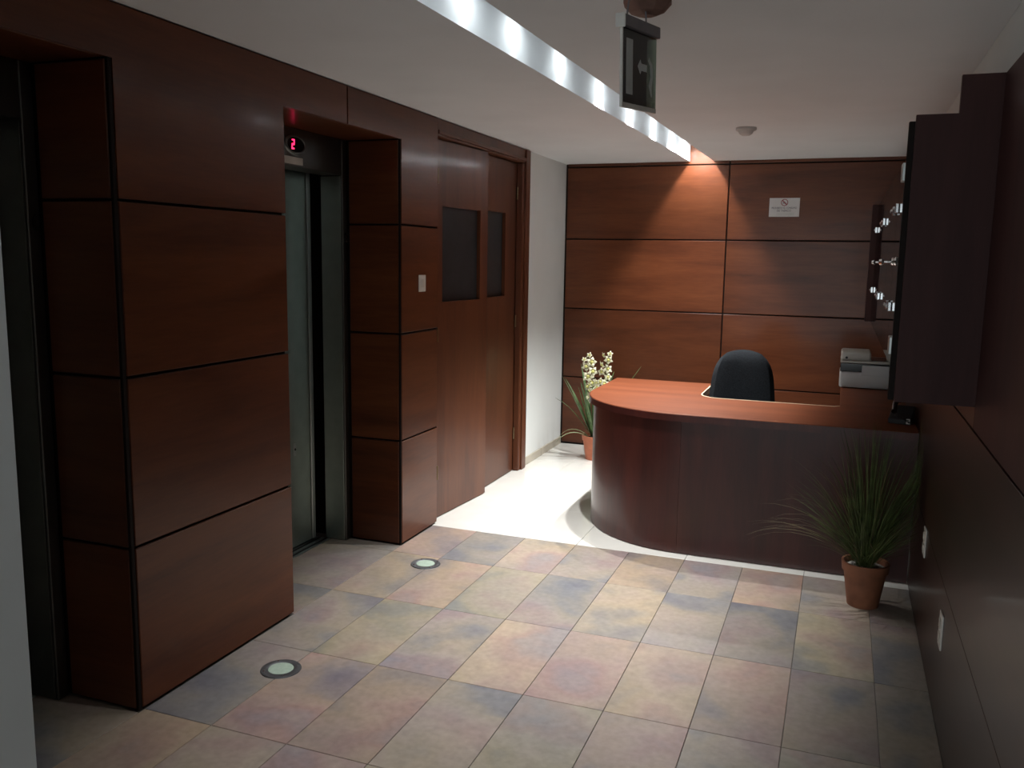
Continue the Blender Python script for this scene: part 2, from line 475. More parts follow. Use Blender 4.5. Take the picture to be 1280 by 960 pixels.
# ------------------------------------------------------------------ elevators
def elevator(idx, ra, rb, label):
    e = empty('door_%d' % idx, (0, 0, 0))
    e['kind'] = 'structure'; e['label'] = label; e['category'] = 'elevator door'
    XD = -2.585
    # frame uprights: face at the recess back, deep return towards the doors
    for s in (0, 1):
        y0, y1 = ((ra, ra + 0.045), (rb - 0.045, rb))[s]
        boxo('frame_upright', XD, XRE - 0.012, y0, y1, 0.0, HO, 'steel_dark', e, 0.003)
        yy0, yy1 = ((ra + 0.0455, ra + 0.049), (rb - 0.049, rb - 0.0455))[s]
        boxo('frame_return', XD, XRE - 0.022, yy0, yy1, 0.004, 1.955, 'steel' if idx == 2 else 'steel_dark', e, 0.0008)
    boxo('header', XD, XRE - 0.014, ra + 0.0455, rb - 0.0455, 1.962, HO - 0.002, 'steel_dark', e, 0.003)
    ya_, yb_ = ra + 0.049, rb - 0.049
    mid = (ya_ + yb_) / 2
    boxo('shaft_back', -2.80, -2.78, ra, rb, 0.0, HO, 'joint_black', e)
    # right leaf stops short of the frame and leaves a black slit
    for (l0, l1, x) in ((ya_ + 0.01, mid - 0.002, XD - 0.045), (mid + 0.002, yb_ - 0.040, XD - 0.045)):
        leaf = boxo('door_leaf', x - 0.02, x, l0, l1, 0.012, 1.985, 'steel', e, 0.002)
        ey = l1 - 0.004 if l0 > mid else l0 + 0.004
        s = -1 if l0 > mid else 1
        boxo('leaf_edge', x + 0.001, x + 0.010, min(ey, ey + s * 0.030), max(ey, ey + s * 0.030), 0.014, 1.98, 'aluminium', leaf, 0.002)
        if l0 > mid:
            kp = boxo('key_plate', x + 0.0005, x + 0.004, l1 - 0.185, l1 - 0.165, 0.505, 0.575, 'aluminium', leaf, 0.0015)
            bm = bmesh.new(); b_lathe(bm, [(0.0065, 0), (0.0065, 0.002)], 12)
            bmesh.ops.rotate(bm, verts=bm.verts[:], matrix=Matrix.Rotation(math.pi / 2, 3, 'Y'))
            bmesh.ops.translate(bm, verts=bm.verts[:], vec=(x + 0.0042, l1 - 0.175, 0.54))
            obj('keyhole', bm, 'matte_black', leaf)
    # sill rails
    for (x0, x1, m, z) in ((-2.572, -2.557, 'aluminium', 0.002), (-2.594, -2.575, 'matte_black', -0.002), (-2.612, -2.596, 'aluminium', 0.002),
                           (-2.632, -2.614, 'matte_black', -0.002), (-2.655, -2.634, 'aluminium', 0.002), (-2.70, -2.657, 'steel_dark', 0.0)):
        boxo('sill_rail', x0, x1, ra + 0.05, rb - 0.05, -0.006, z, m, e, 0.0006)
    # indicator
    xf = XRE - 0.014
    yc, zc = mid + 0.042, 2.064
    ring = bmesh.new(); disc = bmesh.new()
    N = 32
    def oval(a, b, x):
        return [(x, yc + a * math.cos(2 * math.pi * k / N), zc + b * math.sin(2 * math.pi * k / N)) for k in range(N)]
    o0 = [ring.verts.new(v) for v in oval(0.092, 0.050, xf + 0.0005)]; o1 = [ring.verts.new(v) for v in oval(0.088, 0.046, xf + 0.006)]
    i1 = [ring.verts.new(v) for v in oval(0.072, 0.036, xf + 0.006)]; i0 = [ring.verts.new(v) for v in oval(0.070, 0.034, xf + 0.0015)]
    for a, b in ((o0, o1), (o1, i1), (i1, i0)):
        for k in range(N): ring.faces.new((a[k], a[(k + 1) % N], b[(k + 1) % N], b[k]))
    ind = obj('indicator_ring', ring, 'steel_dark', e, smooth=True)
    disc.faces.new([disc.verts.new(v) for v in oval(0.071, 0.035, xf + 0.002)])
    obj('indicator_face', disc, 'indicator_black', ind)
    # seven segment "2"
    bm = bmesh.new()
    w, h, t_ = 0.021, 0.023, 0.0065
    y0 = yc - 0.022
    xx0, xx1 = xf + 0.0022, xf + 0.0035
    sk = 0.12
    def seg(ya_, yb2, za, zb):
        v = []
        for x in (xx0, xx1):
            for (yy, zz) in ((ya_, za), (yb2, za), (yb2, zb), (ya_, zb)):
                v.append(bm.verts.new((x, yy + sk * (zz - zc), zz)))
        for f in ((0, 1, 2, 3), (4, 5, 6, 7), (0, 1, 5, 4), (1, 2, 6, 5), (2, 3, 7, 6), (3, 0, 4, 7)):
            bm.faces.new([v[i] for i in f])
    # looking along -X from the lobby, +Y is to the right
    seg(y0 - w / 2, y0 + w / 2, zc + h - t_, zc + h)
    seg(y0 + w / 2 - t_, y0 + w / 2, zc + t_ / 2, zc + h - t_)
    seg(y0 - w / 2, y0 + w / 2, zc - t_ / 2, zc + t_ / 2)
    seg(y0 - w / 2, y0 - w / 2 + t_, zc - h + t_, zc - t_ / 2)
    seg(y0 - w / 2, y0 + w / 2, zc - h, zc - h + t_)
    obj('floor_digit', bm, 'led_red', ind, label='glowing red digit two')
    boxo('notice_plate', xf + 0.0005, xf + 0.003, yc - 0.16, yc + 0.055, 1.972, 2.006, 'plastic_cream', e, 0.0008)
    # call button on the frame
    bm = bmesh.new(); b_lathe(bm, [(0.012, 0), (0.011, 0.005)], 16)
    for v in bm.verts: v.co.y *= 1.0; v.co.x *= 2.2
    bmesh.ops.rotate(bm, verts=bm.verts[:], matrix=Matrix.Rotation(math.pi / 2, 3, 'Y'))
    bmesh.ops.translate(bm, verts=bm.verts[:], vec=(XRE - 0.0115, rb - 0.020, 1.64))
    obj('call_button', bm, 'gloss_black', e)
    return e
elevator(1, 1.155, Y1, 'steel elevator doorway at the far left beside the white wall edge')
elevator(2, Y2, Y3, 'steel elevator doorway with red floor indicator between two wood pillars')

# ------------------------------------------------------------------ double door
d3 = empty('door_3', (XL, 5.2, 0))
d3['kind'] = 'structure'
tag(d3, 'wooden double door with two dark windows, one leaf slightly ajar', 'door', kind='structure')
def local(o): 
    o.location = (-d3.location.x, -d3.location.y, 0); return o
ZD = 2.212
def leaf_mesh(w, win, thick=0.036):
    """leaf in local space: hinge at y=0, spans +y, face at x=0"""
    bm = bmesh.new()
    a, b, z0, z1 = win
    b_box(bm, -thick, 0, 0, a, 0.006, ZD - 0.006)
    b_box(bm, -thick, 0, b, w, 0.006, ZD - 0.006)
    b_box(bm, -thick, 0, a, b, 0.006, z0)
    b_box(bm, -thick, 0, a, b, z1, ZD - 0.006)
    return bm
def leaf(name, loc, rz, w, win):
    l = obj(name, leaf_mesh(w, win), 'door_wood', d3)
    l.location = Vector(loc) - d3.location; l.rotation_euler = (0, 0, rz)
    boxo('window_pane', -0.030, -0.024, win[0], win[1], win[2], win[3], 'door_glass', l)
    return l
l1 = leaf('door_leaf', (-2.186, 4.545, 0), math.radians(-4.6), 0.635, (0.06, 0.535, 1.29, 1.84))
l2 = leaf('door_leaf', (-2.190, 5.186, 0), 0, 0.645, (0.085, 0.445, 1.29, 1.855))
for z in (0.28, 1.1, 2.0):
    bm = bmesh.new(); b_lathe(bm, [(0.006, 0), (0.006, 0.085)], 10, loc=(0.008, 0.648, z - 0.04))
    obj('hinge', bm, 'door_metal', l2, smooth=True)
    bm = bmesh.new(); b_lathe(bm, [(0.006, 0), (0.006, 0.085)], 10, loc=(0.008, -0.006, z - 0.04))
    obj('hinge', bm, 'door_metal', l1, smooth=True)
local(boxo('casing_top', -2.34, -2.146, Y4 + 0.002, 5.975, ZD, HC - 0.004, 'door_wood', d3, 0.004))
local(boxo('casing_bead', -2.146, -2.136, Y4 + 0.004, 5.90, ZD + 0.012, ZD + 0.036, 'door_wood', d3, 0.003))
local(boxo('casing_jamb', -2.34, -2.196, 5.840, 5.98, 0.0, ZD, 'door_wood', d3, 0.004))
local(boxo('casing_side', -2.194, -2.146, 5.842, 5.978, 0.0, ZD, 'door_wood', d3, 0.006))
local(boxo('casing_bead', -2.146, -2.134, 5.885, 5.968, 0.0, HC - 0.006, 'door_wood', d3, 0.004))
local(boxo('casing_jamb', -2.34, -2.188, Y4 + 0.002, 4.535, 0.0, ZD, 'door_wood', d3, 0.004))
local(boxo('backing', -2.36, -2.35, Y4, 5.95, 0.0, ZD, 'matte_black', d3))

# ------------------------------------------------------------------ white wall between door and back wall, skirting
wc = bmesh.new(); b_box(wc, -2.90, XWH, 5.982, 7.1, 0, 2.55)
wall_corner = obj('wall_corner', wc, 'plaster_white')
tag(wall_corner, 'narrow white plaster wall between the double door and the back wall', 'wall', kind='structure')
bb = empty('baseboard_left', (XWH, 6.0, 0)); bb['kind'] = 'structure'
tag(bb, 'low beige tile skirting along the white wall', 'skirting', kind='structure')
for y0, y1 in ((5.983, 6.40), (6.402, YK - 0.002)):
    o = boxo('skirting_tile', 0, 0.010, y0 - 6.0, y1 - 6.0, 0.0, 0.060, 'beige_tile', bb, 0.002)

# ------------------------------------------------------------------ back wall
wb = bmesh.new(); b_box(wb, -2.95, 0.75, YK + TH, 7.15, 0, 2.75)
wall_back = obj('wall_back', wb, 'joint_black')
tag(wall_back, 'back wall clad in large reddish brown wood panels with dark joints', 'wall', kind='structure')
vx = [XWH + 0.012, -0.862, 0.441]
zb = [0.012, H1, H2, H3, 2.284]
for a, b in zip(vx, vx[1:]):
    for z0, z1 in zip(zb, zb[1:]):
        boxo('panel', a + G, b - G, YK, YK + TH, z0 + G, z1 - G, 'wall_wood_x', wall_back, BV)
    boxo('top_panel', a + G, b - G, YK, YK + TH, 2.284 + G, 2.54, 'wall_wood_x', wall_back, BV)

# ------------------------------------------------------------------ right wall
XRU = 0.432
wr = bmesh.new(); b_box(wr, XRU, 0.75, YF, 7.1, 0, 2.6)
wall_right = obj('wall_right', wr, 'plaster_white')
tag(wall_right, 'right wall, white above and clad in glossy dark wood panels below', 'wall', kind='structure')
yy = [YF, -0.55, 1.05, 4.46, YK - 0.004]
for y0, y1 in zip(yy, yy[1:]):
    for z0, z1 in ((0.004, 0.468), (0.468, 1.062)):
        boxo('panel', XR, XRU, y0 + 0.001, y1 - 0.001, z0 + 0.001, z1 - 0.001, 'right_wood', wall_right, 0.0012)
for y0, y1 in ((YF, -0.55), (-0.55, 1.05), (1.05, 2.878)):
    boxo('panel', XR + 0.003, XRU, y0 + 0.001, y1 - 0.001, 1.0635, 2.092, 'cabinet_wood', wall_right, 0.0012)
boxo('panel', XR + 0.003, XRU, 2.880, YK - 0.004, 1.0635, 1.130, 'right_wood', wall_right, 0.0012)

# ------------------------------------------------------------------ cross wall near the camera and entrance shell
wf = bmesh.new()
b_box(wf, -2.95, -1.420, 1.035, 1.150, 0, 2.6)
b_box(wf, -2.95, -1.75, YF, 1.035, 0, 2.6)
wall_front = obj('wall_front', wf, 'plaster_white')
tag(wall_front, 'white plaster wall end at the left edge of the view', 'wall', kind='structure')

# ------------------------------------------------------------------ reception desk
DX, DY, DR = -0.742, 5.11, 0.622
ZT, TT = 0.760, 0.040
desk = empty('reception_desk', (DX, DY, 0))
tag(desk, 'mahogany reception desk with a curved left end and orange brown top', 'desk')
def L2(x, y): return (x - DX, y - DY)
def arc(r, n=20, a0=180, a1=270):
    return [(r * math.cos(math.radians(a0 + (a1 - a0) * k / n)), r * math.sin(math.radians(a0 + (a1 - a0) * k / n))) for k in range(n + 1)]
ov = 0.026
# work top outline (local coordinates around the arc centre)
out = [L2(DX, 5.70)]
outer = [(-DR - ov, 5.70 - DY)] + arc(DR + ov) + [(XR - 0.004 - DX, -DR - ov)]
inner_c = (-0.752 - DX + 0.13, 5.09 - DY + 0.13)
inner = [(XR - 0.004 - DX, 6.35 - DY), (0.03 - DX, 6.35 - DY), (0.03 - DX, 5.09 - DY + 0.03), (0.03 - DX - 0.03, 5.09 - DY)]
ra_ = [(inner_c[0] + 0.13 * math.cos(math.radians(a)), inner_c[1] + 0.13 * math.sin(math.radians(a))) for a in range(270, 179, -10)]
inner += ra_ + [(-0.752 - DX, 5.70 - DY)]
top_pts = outer + inner
bm = bmesh.new(); b_prism(bm, top_pts, ZT - TT, ZT)
top = obj('worktop', bm, 'counter_wood', desk)
md = top.modifiers.new('bevel', 'BEVEL'); md.width = 0.004; md.segments = 2; md.limit_method = 'ANGLE'
# cream edge banding along the inner edge
path = inner[2:]
bm = bmesh.new()
def strip(bm, path, off, z0, z1):
    ring = []
    for i, (x, y) in enumerate(path):
        x0, y0 = path[max(i - 1, 0)]; x1, y1 = path[min(i + 1, len(path) - 1)]
        d = Vector((x1 - x0, y1 - y0)).normalized(); n = Vector((d.y, -d.x)) * off
        ring.append([bm.verts.new((x, y, z0)), bm.verts.new((x, y, z1)), bm.verts.new((x + n.x, y + n.y, z1)), bm.verts.new((x + n.x, y + n.y, z0))])
    for a, b in zip(ring, ring[1:]):
        for k in range(4): bm.faces.new((a[k], a[(k + 1) % 4], b[(k + 1) % 4], b[k]))
    bm.faces.new(ring[0]); bm.faces.new(ring[-1])
strip(bm, path, 0.007, ZT - TT + 0.002, ZT + 0.0015)
obj('edge_band', bm, 'edge_cream', top, label='pale edge banding')
bm = bmesh.new(); strip(bm, outer[:-1] + [(XR - 0.005 - DX, -DR - ov)], 0.003, ZT - TT + 0.001, ZT - 0.0035)
obj('front_edge', bm, 'desk_wood', top, smooth=True)  # darker strip puts the shade of the worktop's outer edge into its colour
# curved panel
def curved(bm, r0, r1, z0, z1, n=28):
    pa = [(-r1, 5.68 - DY)] + arc(r1, n)
    pb = [(-r0, 5.68 - DY)] + arc(r0, n)
    A = [[bm.verts.new((x, y, z)) for (x, y) in p] for p in (pa, pb) for z in (z0, z1)]
    n = len(pa)
    for i in range(n - 1):
        bm.faces.new((A[0][i], A[0][i + 1], A[1][i + 1], A[1][i]))
        bm.faces.new((A[2][i], A[3][i], A[3][i + 1], A[2][i + 1]))
        bm.faces.new((A[1][i], A[1][i + 1], A[3][i + 1], A[3][i]))
        bm.faces.new((A[0][i], A[2][i], A[2][i + 1], A[0][i + 1]))
    for i in (0, n - 1): bm.faces.new((A[0][i], A[1][i], A[3][i], A[2][i]))
bm = bmesh.new(); curved(bm, DR - 0.02, DR, 0.004, ZT - TT - 0.0005)
obj('curved_panel', bm, 'desk_wood', desk, smooth=True)
boxo('front_panel', 0.0008, XR - 0.004 - DX, -DR, -DR + 0.02, 0.004, ZT - TT - 0.0005, 'desk_wood', desk, 0.0004)
boxo('wing_back_panel', -DR + 0.021, -0.752 - DX - 0.02, 5.66 - DY, 5.68 - DY, 0.004, ZT - TT - 0.0005, 'desk_wood', desk, 0.001)
boxo('wing_side_panel', -0.79 - DX, -0.772 - DX, 5.25 - DY, 5.655 - DY, 0.004, ZT - TT - 0.0005, 'desk_wood', desk, 0.001)
boxo('return_side_panel', 0.05 - DX, 0.07 - DX, 5.12 - DY, 6.33 - DY, 0.004, ZT - TT - 0.0005, 'desk_wood', desk, 0.001)
boxo('return_back_panel', 0.071 - DX, XR - 0.006 - DX, 6.31 - DY, 6.33 - DY, 0.004, ZT - TT - 0.0005, 'desk_wood', desk, 0.001)

# ------------------------------------------------------------------ office chair
ch = empty('office_chair', (-0.536, 5.42, 0), math.radians(6))
tag(ch, 'black fabric office chair with rounded back behind the reception desk', 'chair')
def cushion(w0, w1, h, t, nx=14, nz=14, puff=0.018):
    """rounded tapered pad standing in XZ, front towards -Y; w0 bottom width, w1 top width"""
    bm = bmesh.new()
    grid = {}
    for side in (0, 1):
        for i in range(nx + 1):
            for j in range(nz + 1):
                u = 2 * i / nx - 1; v = j / nz
                r = 0.42
                # squircle rounding of the upper corners
                w = w0 + (w1 - w0) * v
                top = max(0.0, (v - 0.55) / 0.45)
                w *= math.sqrt(max(0.0, 1 - 0.62 * top ** 3.2))
                bot = max(0.0, (0.15 - v) / 0.15)
                w *= math.sqrt(max(0.0, 1 - 0.25 * bot ** 2))
                zz = h * v - 0.045 * h * (u * u) * top
                edge = (1 - abs(u) ** 4) * (1 - abs(2 * v - 1) ** 5)
                th = t * 0.35 + (t * 0.65 + puff) * edge ** 0.5
                curve = 0.035 * u * u
                y = -curve - (th if side == 0 else -0.02 * edge ** .5)
                grid[side, i, j] = bm.verts.new((u * w / 2, y, zz))
    for side in (0, 1):
        for i in range(nx):
            for j in range(nz):
                bm.faces.new((grid[side, i, j], grid[side, i + 1, j], grid[side, i + 1, j + 1], grid[side, i, j + 1]))
    for i in range(nx):
        for j in (0, nz): bm.faces.new((grid[0, i, j], grid[0, i + 1, j], grid[1, i + 1, j], grid[1, i, j]))
    for j in range(nz):
        for i in (0, nx): bm.faces.new((grid[0, i, j], grid[0, i, j + 1], grid[1, i, j + 1], grid[1, i, j]))
    return bm
bk = obj('backrest', cushion(0.43, 0.335, 0.50, 0.06), 'chair_fabric', ch, smooth=True)
bk.location = (0, 0.03, 0.515); bk.rotation_euler = (math.radians(-5), 0, 0)
sb = cushion(0.46, 0.42, 0.44, 0.06)
bmesh.ops.rotate(sb, verts=sb.verts[:], matrix=Matrix.Rotation(math.radians(90), 3, 'X'))
st = obj('seat', sb, 'chair_fabric', ch, smooth=True); st.location = (0, 0.02, 0.455); st.rotation_euler = (0, 0, 0)
bm = bmesh.new(); b_tube(bm, [(0, -0.10, 0.425), (0, 0.06, 0.42), (0, 0.085, 0.48), (0, 0.075, 0.66)], 0.018, 10)
obj('back_bracket', bm, 'matte_black', ch, smooth=True)
boxo('seat_plate', -0.11, 0.11, -0.28, -0.06, 0.405, 0.432, 'matte_black', ch, 0.006)
bm = bmesh.new(); b_lathe(bm, [(0.030, 0.09), (0.030, 0.26), (0.018, 0.262), (0.018, 0.405)], 16, loc=(0, -0.17, 0))
obj('gas_lift', bm, 'matte_black', ch, smooth=True)
for k in range(5):
    a = math.radians(72 * k + 20)
    c, s = math.cos(a), math.sin(a)
    bm = bmesh.new(); b_tube(bm, [(0.02 * c, -0.17 + 0.02 * s, 0.105), (0.11 * c, -0.17 + 0.11 * s, 0.09), (0.195 * c, -0.17 + 0.195 * s, 0.07)], 0.022, 8, 0.014)
    lg = obj('base_leg', bm, 'matte_black', ch, smooth=True)
    bm = bmesh.new()
    b_lathe(bm, [(0.024, -0.018), (0.026, -0.012), (0.026, 0.012), (0.024, 0.018)], 14)
    bmesh.ops.rotate(bm, verts=bm.verts[:], matrix=Matrix.Rotation(math.pi / 2, 3, 'X'))
    bmesh.ops.rotate(bm, verts=bm.verts[:], matrix=Matrix.Rotation(a, 3, 'Z'))
    bmesh.ops.translate(bm, verts=bm.verts[:], vec=(0.20 * c, -0.17 + 0.20 * s, 0.0262))
    obj('caster', bm, 'matte_black', lg, smooth=True)

# ------------------------------------------------------------------ printer on the desk return
pr = empty('printer', (0.183, 6.03, ZT + 0.0005))
tag(pr, 'white and black printer standing on the desk return below the glass cabinet', 'printer')
PW = 0.165
boxo('body', -PW, PW, -0.13, 0.20, 0.004, 0.105, 'printer_white', pr, 0.012, 3, smooth=True)
boxo('front_band', -PW + 0.001, PW - 0.001, -0.127, 0.19, 0.106, 0.160, 'gloss_black', pr, 0.004, 2)
boxo('paper_door', -0.035, 0.125, -0.1335, -0.1275, 0.085, 0.150, 'printer_white', pr, 0.002)
boxo('lid', -PW, PW, -0.13, 0.20, 0.161, 0.176, 'printer_lid', pr, 0.005, 2)
boxo('lid_hump', -PW + 0.001, 0.015, -0.125, 0.15, 0.1765, 0.232, 'printer_lid', pr, 0.014, 3, smooth=True)
boxo('output_tray', 0.017, 0.115, -0.10, 0.14, 0.1765, 0.181, 'gloss_black', pr, 0.0015)
boxo('tray_side', 0.117, PW - 0.001, -0.125, 0.15, 0.1765, 0.215, 'printer_lid', pr, 0.008, 2)
bm = bmesh.new(); b_lathe(bm, [(0.008, 0), (0.007, 0.003)], 14)
bmesh.ops.rotate(bm, verts=bm.verts[:], matrix=Matrix.Rotation(math.pi / 2, 3, 'X'))
bmesh.ops.translate(bm, verts=bm.verts[:], vec=(-0.13, -0.1255, 0.195))
obj('power_button', bm, 'matte_black', pr)
for sx in (-0.14, 0.14):
    for sy in (-0.10, 0.17):
        boxo('foot', sx - 0.012, sx + 0.012, sy - 0.012, sy + 0.012, 0.0, 0.0055, 'matte_black', pr)

# ------------------------------------------------------------------ black telephone at the right end of the desk
ph = empty('desk_telephone', (0.325, 4.735, ZT), math.radians(-12))
tag(ph, 'small black telephone at the right end of the reception desk', 'telephone')
bm = bmesh.new()
b_prism(bm, [(-0.075, 0.0), (0.075, 0.0), (0.075, 0.075), (0.055, 0.078), (-0.075, 0.028)], -0.055, 0.05, 'YZ')
bmesh.ops.bevel(bm, geom=bm.edges[:], offset=0.004, segments=1, affect='EDGES')
obj('base', bm, 'matte_black', ph)
bm = bmesh.new(); b_tube(bm, [(-0.03, -0.07, 0.062), (-0.036, -0.03, 0.086), (-0.036, 0.03, 0.104), (-0.03, 0.075, 0.098)], 0.014, 10)
obj('handset', bm, 'gloss_black', ph, smooth=True)
bm = bmesh.new()
b_tube(bm, [(-0.03, -0.078, 0.05)] + [(-0.02 + 0.011 * math.cos(k * 1.1) + 0.0022 * k, -0.085 + 0.011 * math.sin(k * 1.1), 0.05 - 0.0011 * k) for k in range(36)], 0.0022, 5)
obj('coil_cord', bm, 'matte_black', ph, smooth=True)
boxo('paper_tag', 0.030, 0.048, -0.082, -0.0765, 0.006, 0.032, 'plastic_white', ph, 0.001)

# ------------------------------------------------------------------ wall cabinet with glass doors
cbt = empty('wall_cabinet', (XR, 2.885, 1.131))
tag(cbt, 'long dark wood wall cabinet with glass doors and chrome fittings above the desk', 'cabinet')
cbt.location = (0, 0, 0)
CZ0, CZ1 = 1.131, 1.972
bm = bmesh.new()
b_prism(bm, [(0.170, CZ0), (XRU - 0.002, CZ0), (XRU - 0.002, 2.092), (0.283, 2.092), (0.283, 1.985), (0.170, 1.985)], 2.880, 2.902, 'XZ')
obj('end_panel', bm, 'cabinet_wood', cbt, label='stepped dark wood end panel')
boxo('end_panel', 0.165, XRU - 0.002, 6.872, YK - 0.003, CZ0, CZ1, 'cabinet_wood', cbt, 0.002)
boxo('back_panel', XRU - 0.014, XRU - 0.002, 2.903, 6.871, CZ0, CZ1, 'cabinet_wood', cbt)
boxo('top_board', 0.215, XRU - 0.015, 2.903, 6.871, CZ1 - 0.018, CZ1, 'cabinet_wood', cbt)
boxo('bottom_board', 0.215, XRU - 0.015, 2.903, 6.871, CZ0, CZ0 + 0.018, 'cabinet_wood', cbt)
boxo('shelf', 0.225, XRU - 0.015, 2.903, 6.871, 1.54, 1.556, 'cabinet_wood', cbt)
boxo('edge_profile', 0.154, 0.203, 2.915, 2.938, CZ0, CZ1, 'joint_black', cbt, 0.002)
ND = 6
dw = (6.868 - 2.945) / ND
for i in range(ND):
    y0 = 2.945 + i * dw + 0.003; y1 = 2.945 + (i + 1) * dw - 0.003
    g = boxo('glass_door', 0.204, 0.210, y0, y1, CZ0 + 0.004, CZ1 - 0.004, 'cabinet_glass', cbt)
    hy = y0 + 0.10 if i % 2 == 0 else y1 - 0.10
    ky = y1 - 0.09 if i % 2 == 0 else y0 + 0.09
    for hz in (CZ0 + 0.235, CZ1 - 0.185):
        bm = bm_box(0.188, 0.2035, hy - 0.035, hy + 0.035, hz - 0.020, hz + 0.020, 0.003)
        cl = obj('hinge_clamp', bm, 'chrome', g)
        for dy in (-0.02, 0.02):
            bm = bmesh.new(); b_lathe(bm, [(0.008, 0), (0.008, 0.006), (0.005, 0.008)], 12)
            bmesh.ops.rotate(bm, verts=bm.verts[:], matrix=Matrix.Rotation(-math.pi / 2, 3, 'Y'))
            bmesh.ops.translate(bm, verts=bm.verts[:], vec=(0.1878, hy + dy, hz))
            obj('screw_cap', bm, 'chrome', cl, smooth=True)
    bm = bmesh.new(); b_lathe(bm, [(0.007, 0), (0.006, 0.016), (0.015, 0.020), (0.017, 0.028), (0.012, 0.034)], 16)
    bmesh.ops.rotate(bm, verts=bm.verts[:], matrix=Matrix.Rotation(-math.pi / 2, 3, 'Y'))
    bmesh.ops.translate(bm, verts=bm.verts[:], vec=(0.2035, ky, 1.56))
    obj('knob', bm, 'chrome', g, smooth=True)
for z in (1.271, 1.858):
    boxo('door_patch', 0.162, 0.203, 3.26, 3.33, z - 0.030, z + 0.030, 'aluminium', cbt, 0.002)

# ------------------------------------------------------------------ smoke detector
sd = empty('smoke_detector', (-0.577, 5.27, HC))
tag(sd, 'small round white smoke detector on the ceiling', 'smoke detector')
bm = bmesh.new(); b_lathe(bm, [(0.058, 0.0), (0.058, -0.012), (0.052, -0.018)], 28)
obj('base', bm, 'detector_white', sd, smooth=True)
bm = bmesh.new(); b_lathe(bm, [(0.044, -0.0185), (0.036, -0.034), (0.022, -0.044), (0.006, -0.046)], 24)
obj('sensor_head', bm, 'detector_white', sd, smooth=True)

# ------------------------------------------------------------------ hanging exit sign
sx0, sy0, sx1, sy1 = -0.617, 2.475, -0.569, 2.697
ang = math.atan2(sy1 - sy0, sx1 - sx0)
ex = empty('hanging_sign', ((sx0 + sx1) / 2, (sy0 + sy1) / 2, 2.0), ang)
ex.rotation_euler = (math.radians(0), math.radians(-3.2), ang)
tag(ex, 'dark glass exit sign with grey housing hanging from the ceiling', 'sign')
W = math.hypot(sx1 - sx0, sy1 - sy0) / 2
boxo('housing', -W - 0.008, W + 0.004, -0.014, 0.014, 0.198, 0.230, 'sign_housing', ex, 0.002)
boxo('end_cap', -W - 0.014, -W - 0.0085, -0.015, 0.015, 0.194, 0.232, 'plastic_white', ex, 0.002)
pn = boxo('glass_panel', -W, W, -0.003, 0.003, -0.002, 0.1975, 'sign_glass', ex)
boxo('frame_edge', -W - 0.006, -W - 0.0005, -0.004, 0.004, -0.016, 0.1975, 'plastic_white', ex)
boxo('frame_edge', -W, W, -0.004, 0.004, -0.016, -0.0025, 'plastic_cream', ex)
# flat print: a pale door bar and an arrow with running figure
for s in (-1, 1):
    y0, y1 = (-0.0042, -0.0034) if s < 0 else (0.0034, 0.0042)
    boxo('door_pictogram', -W + 0.020, -W + 0.062, y0, y1, 0.022, 0.172, 'sign_print', pn)
    bm = bmesh.new()
    b_prism(bm, [(-0.018, 0.105), (0.0, 0.125), (0.006, 0.115), (0.045, 0.115), (0.045, 0.095), (0.006, 0.095), (0.0, 0.085)], y0, y1, 'XZ')
    obj('arrow_pictogram', bm, 'sign_print', pn)
    bm = bmesh.new()
    b_prism(bm, [(0.06, 0.06), (0.072, 0.085), (0.068, 0.115), (0.055, 0.128), (0.060, 0.138), (0.082, 0.122), (0.088, 0.090), (0.080, 0.055), (0.085, 0.030), (0.076, 0.028)], y0, y1, 'XZ')
    obj('runner_pictogram', bm, 'sign_print', pn)
# two thin hangers and the brown ceiling cap
for xx in (-0.085, 0.045):
    bm = bmesh.new(); b_tube(bm, [(xx, 0, 0.229), (xx * 0.9, 0, 0.262), (xx * 0.8, 0, 0.285)], 0.0025, 6)
    obj('hanger', bm, 'sign_housing', ex)
bm = bmesh.new(); b_lathe(bm, [(0.075, 0.305), (0.075, 0.292), (0.052, 0.268), (0.026, 0.258)], 8, loc=(0.075, 0.01, 0))
obj('ceiling_bracket', bm, 'bracket_brown', ex, label='brown faceted ceiling bracket')

# ------------------------------------------------------------------ no-smoking notice on the back wall
ns = empty('no_smoking_notice', (-0.448, YK, 1.889))
tag(ns, 'white no smoking notice on the wood panelled back wall', 'sign')
boxo('plate', -0.109, 0.109, -0.0030, -0.0004, 0.0, 0.138, 'sign_white', ns, 0.0008)
bm = bmesh.new()
for k in range(28):
    a0, a1 = 2 * math.pi * k / 28, 2 * math.pi * (k + 1) / 28
    v = [bm.verts.new((r * math.cos(a), -0.0036, 0.105 + r * math.sin(a))) for r, a in ((0.026, a0), (0.026, a1), (0.0205, a1), (0.0205, a0))]
    bm.faces.new(v)
d = 0.0205 * math.sqrt(.5)
v = [bm.verts.new(p) for p in ((-d - .003, -0.0036, 0.105 + d - .003), (-d + .003, -0.0036, 0.105 + d + .003), (d + .003, -0.0036, 0.105 - d + .003), (d - .003, -0.0036, 0.105 - d - .003))]
bm.faces.new(v)
obj('prohibition_ring', bm, 'sign_red', ns)
boxo('cigarette_pictogram', -0.015, 0.013, -0.0034, -0.0031, 0.098, 0.103, 'sign_ink', ns)
R90 = (math.pi / 2, 0, 0)
text_mesh('lettering', 'PROHIBIDO EL CONSUMO', 0.021, 'sign_ink', ns, (0, -0.0032, 0.064), R90, 0.180)
text_mesh('lettering', 'DE TABACO', 0.021, 'sign_ink', ns, (-0.002, -0.0032, 0.044), R90, 0.10)
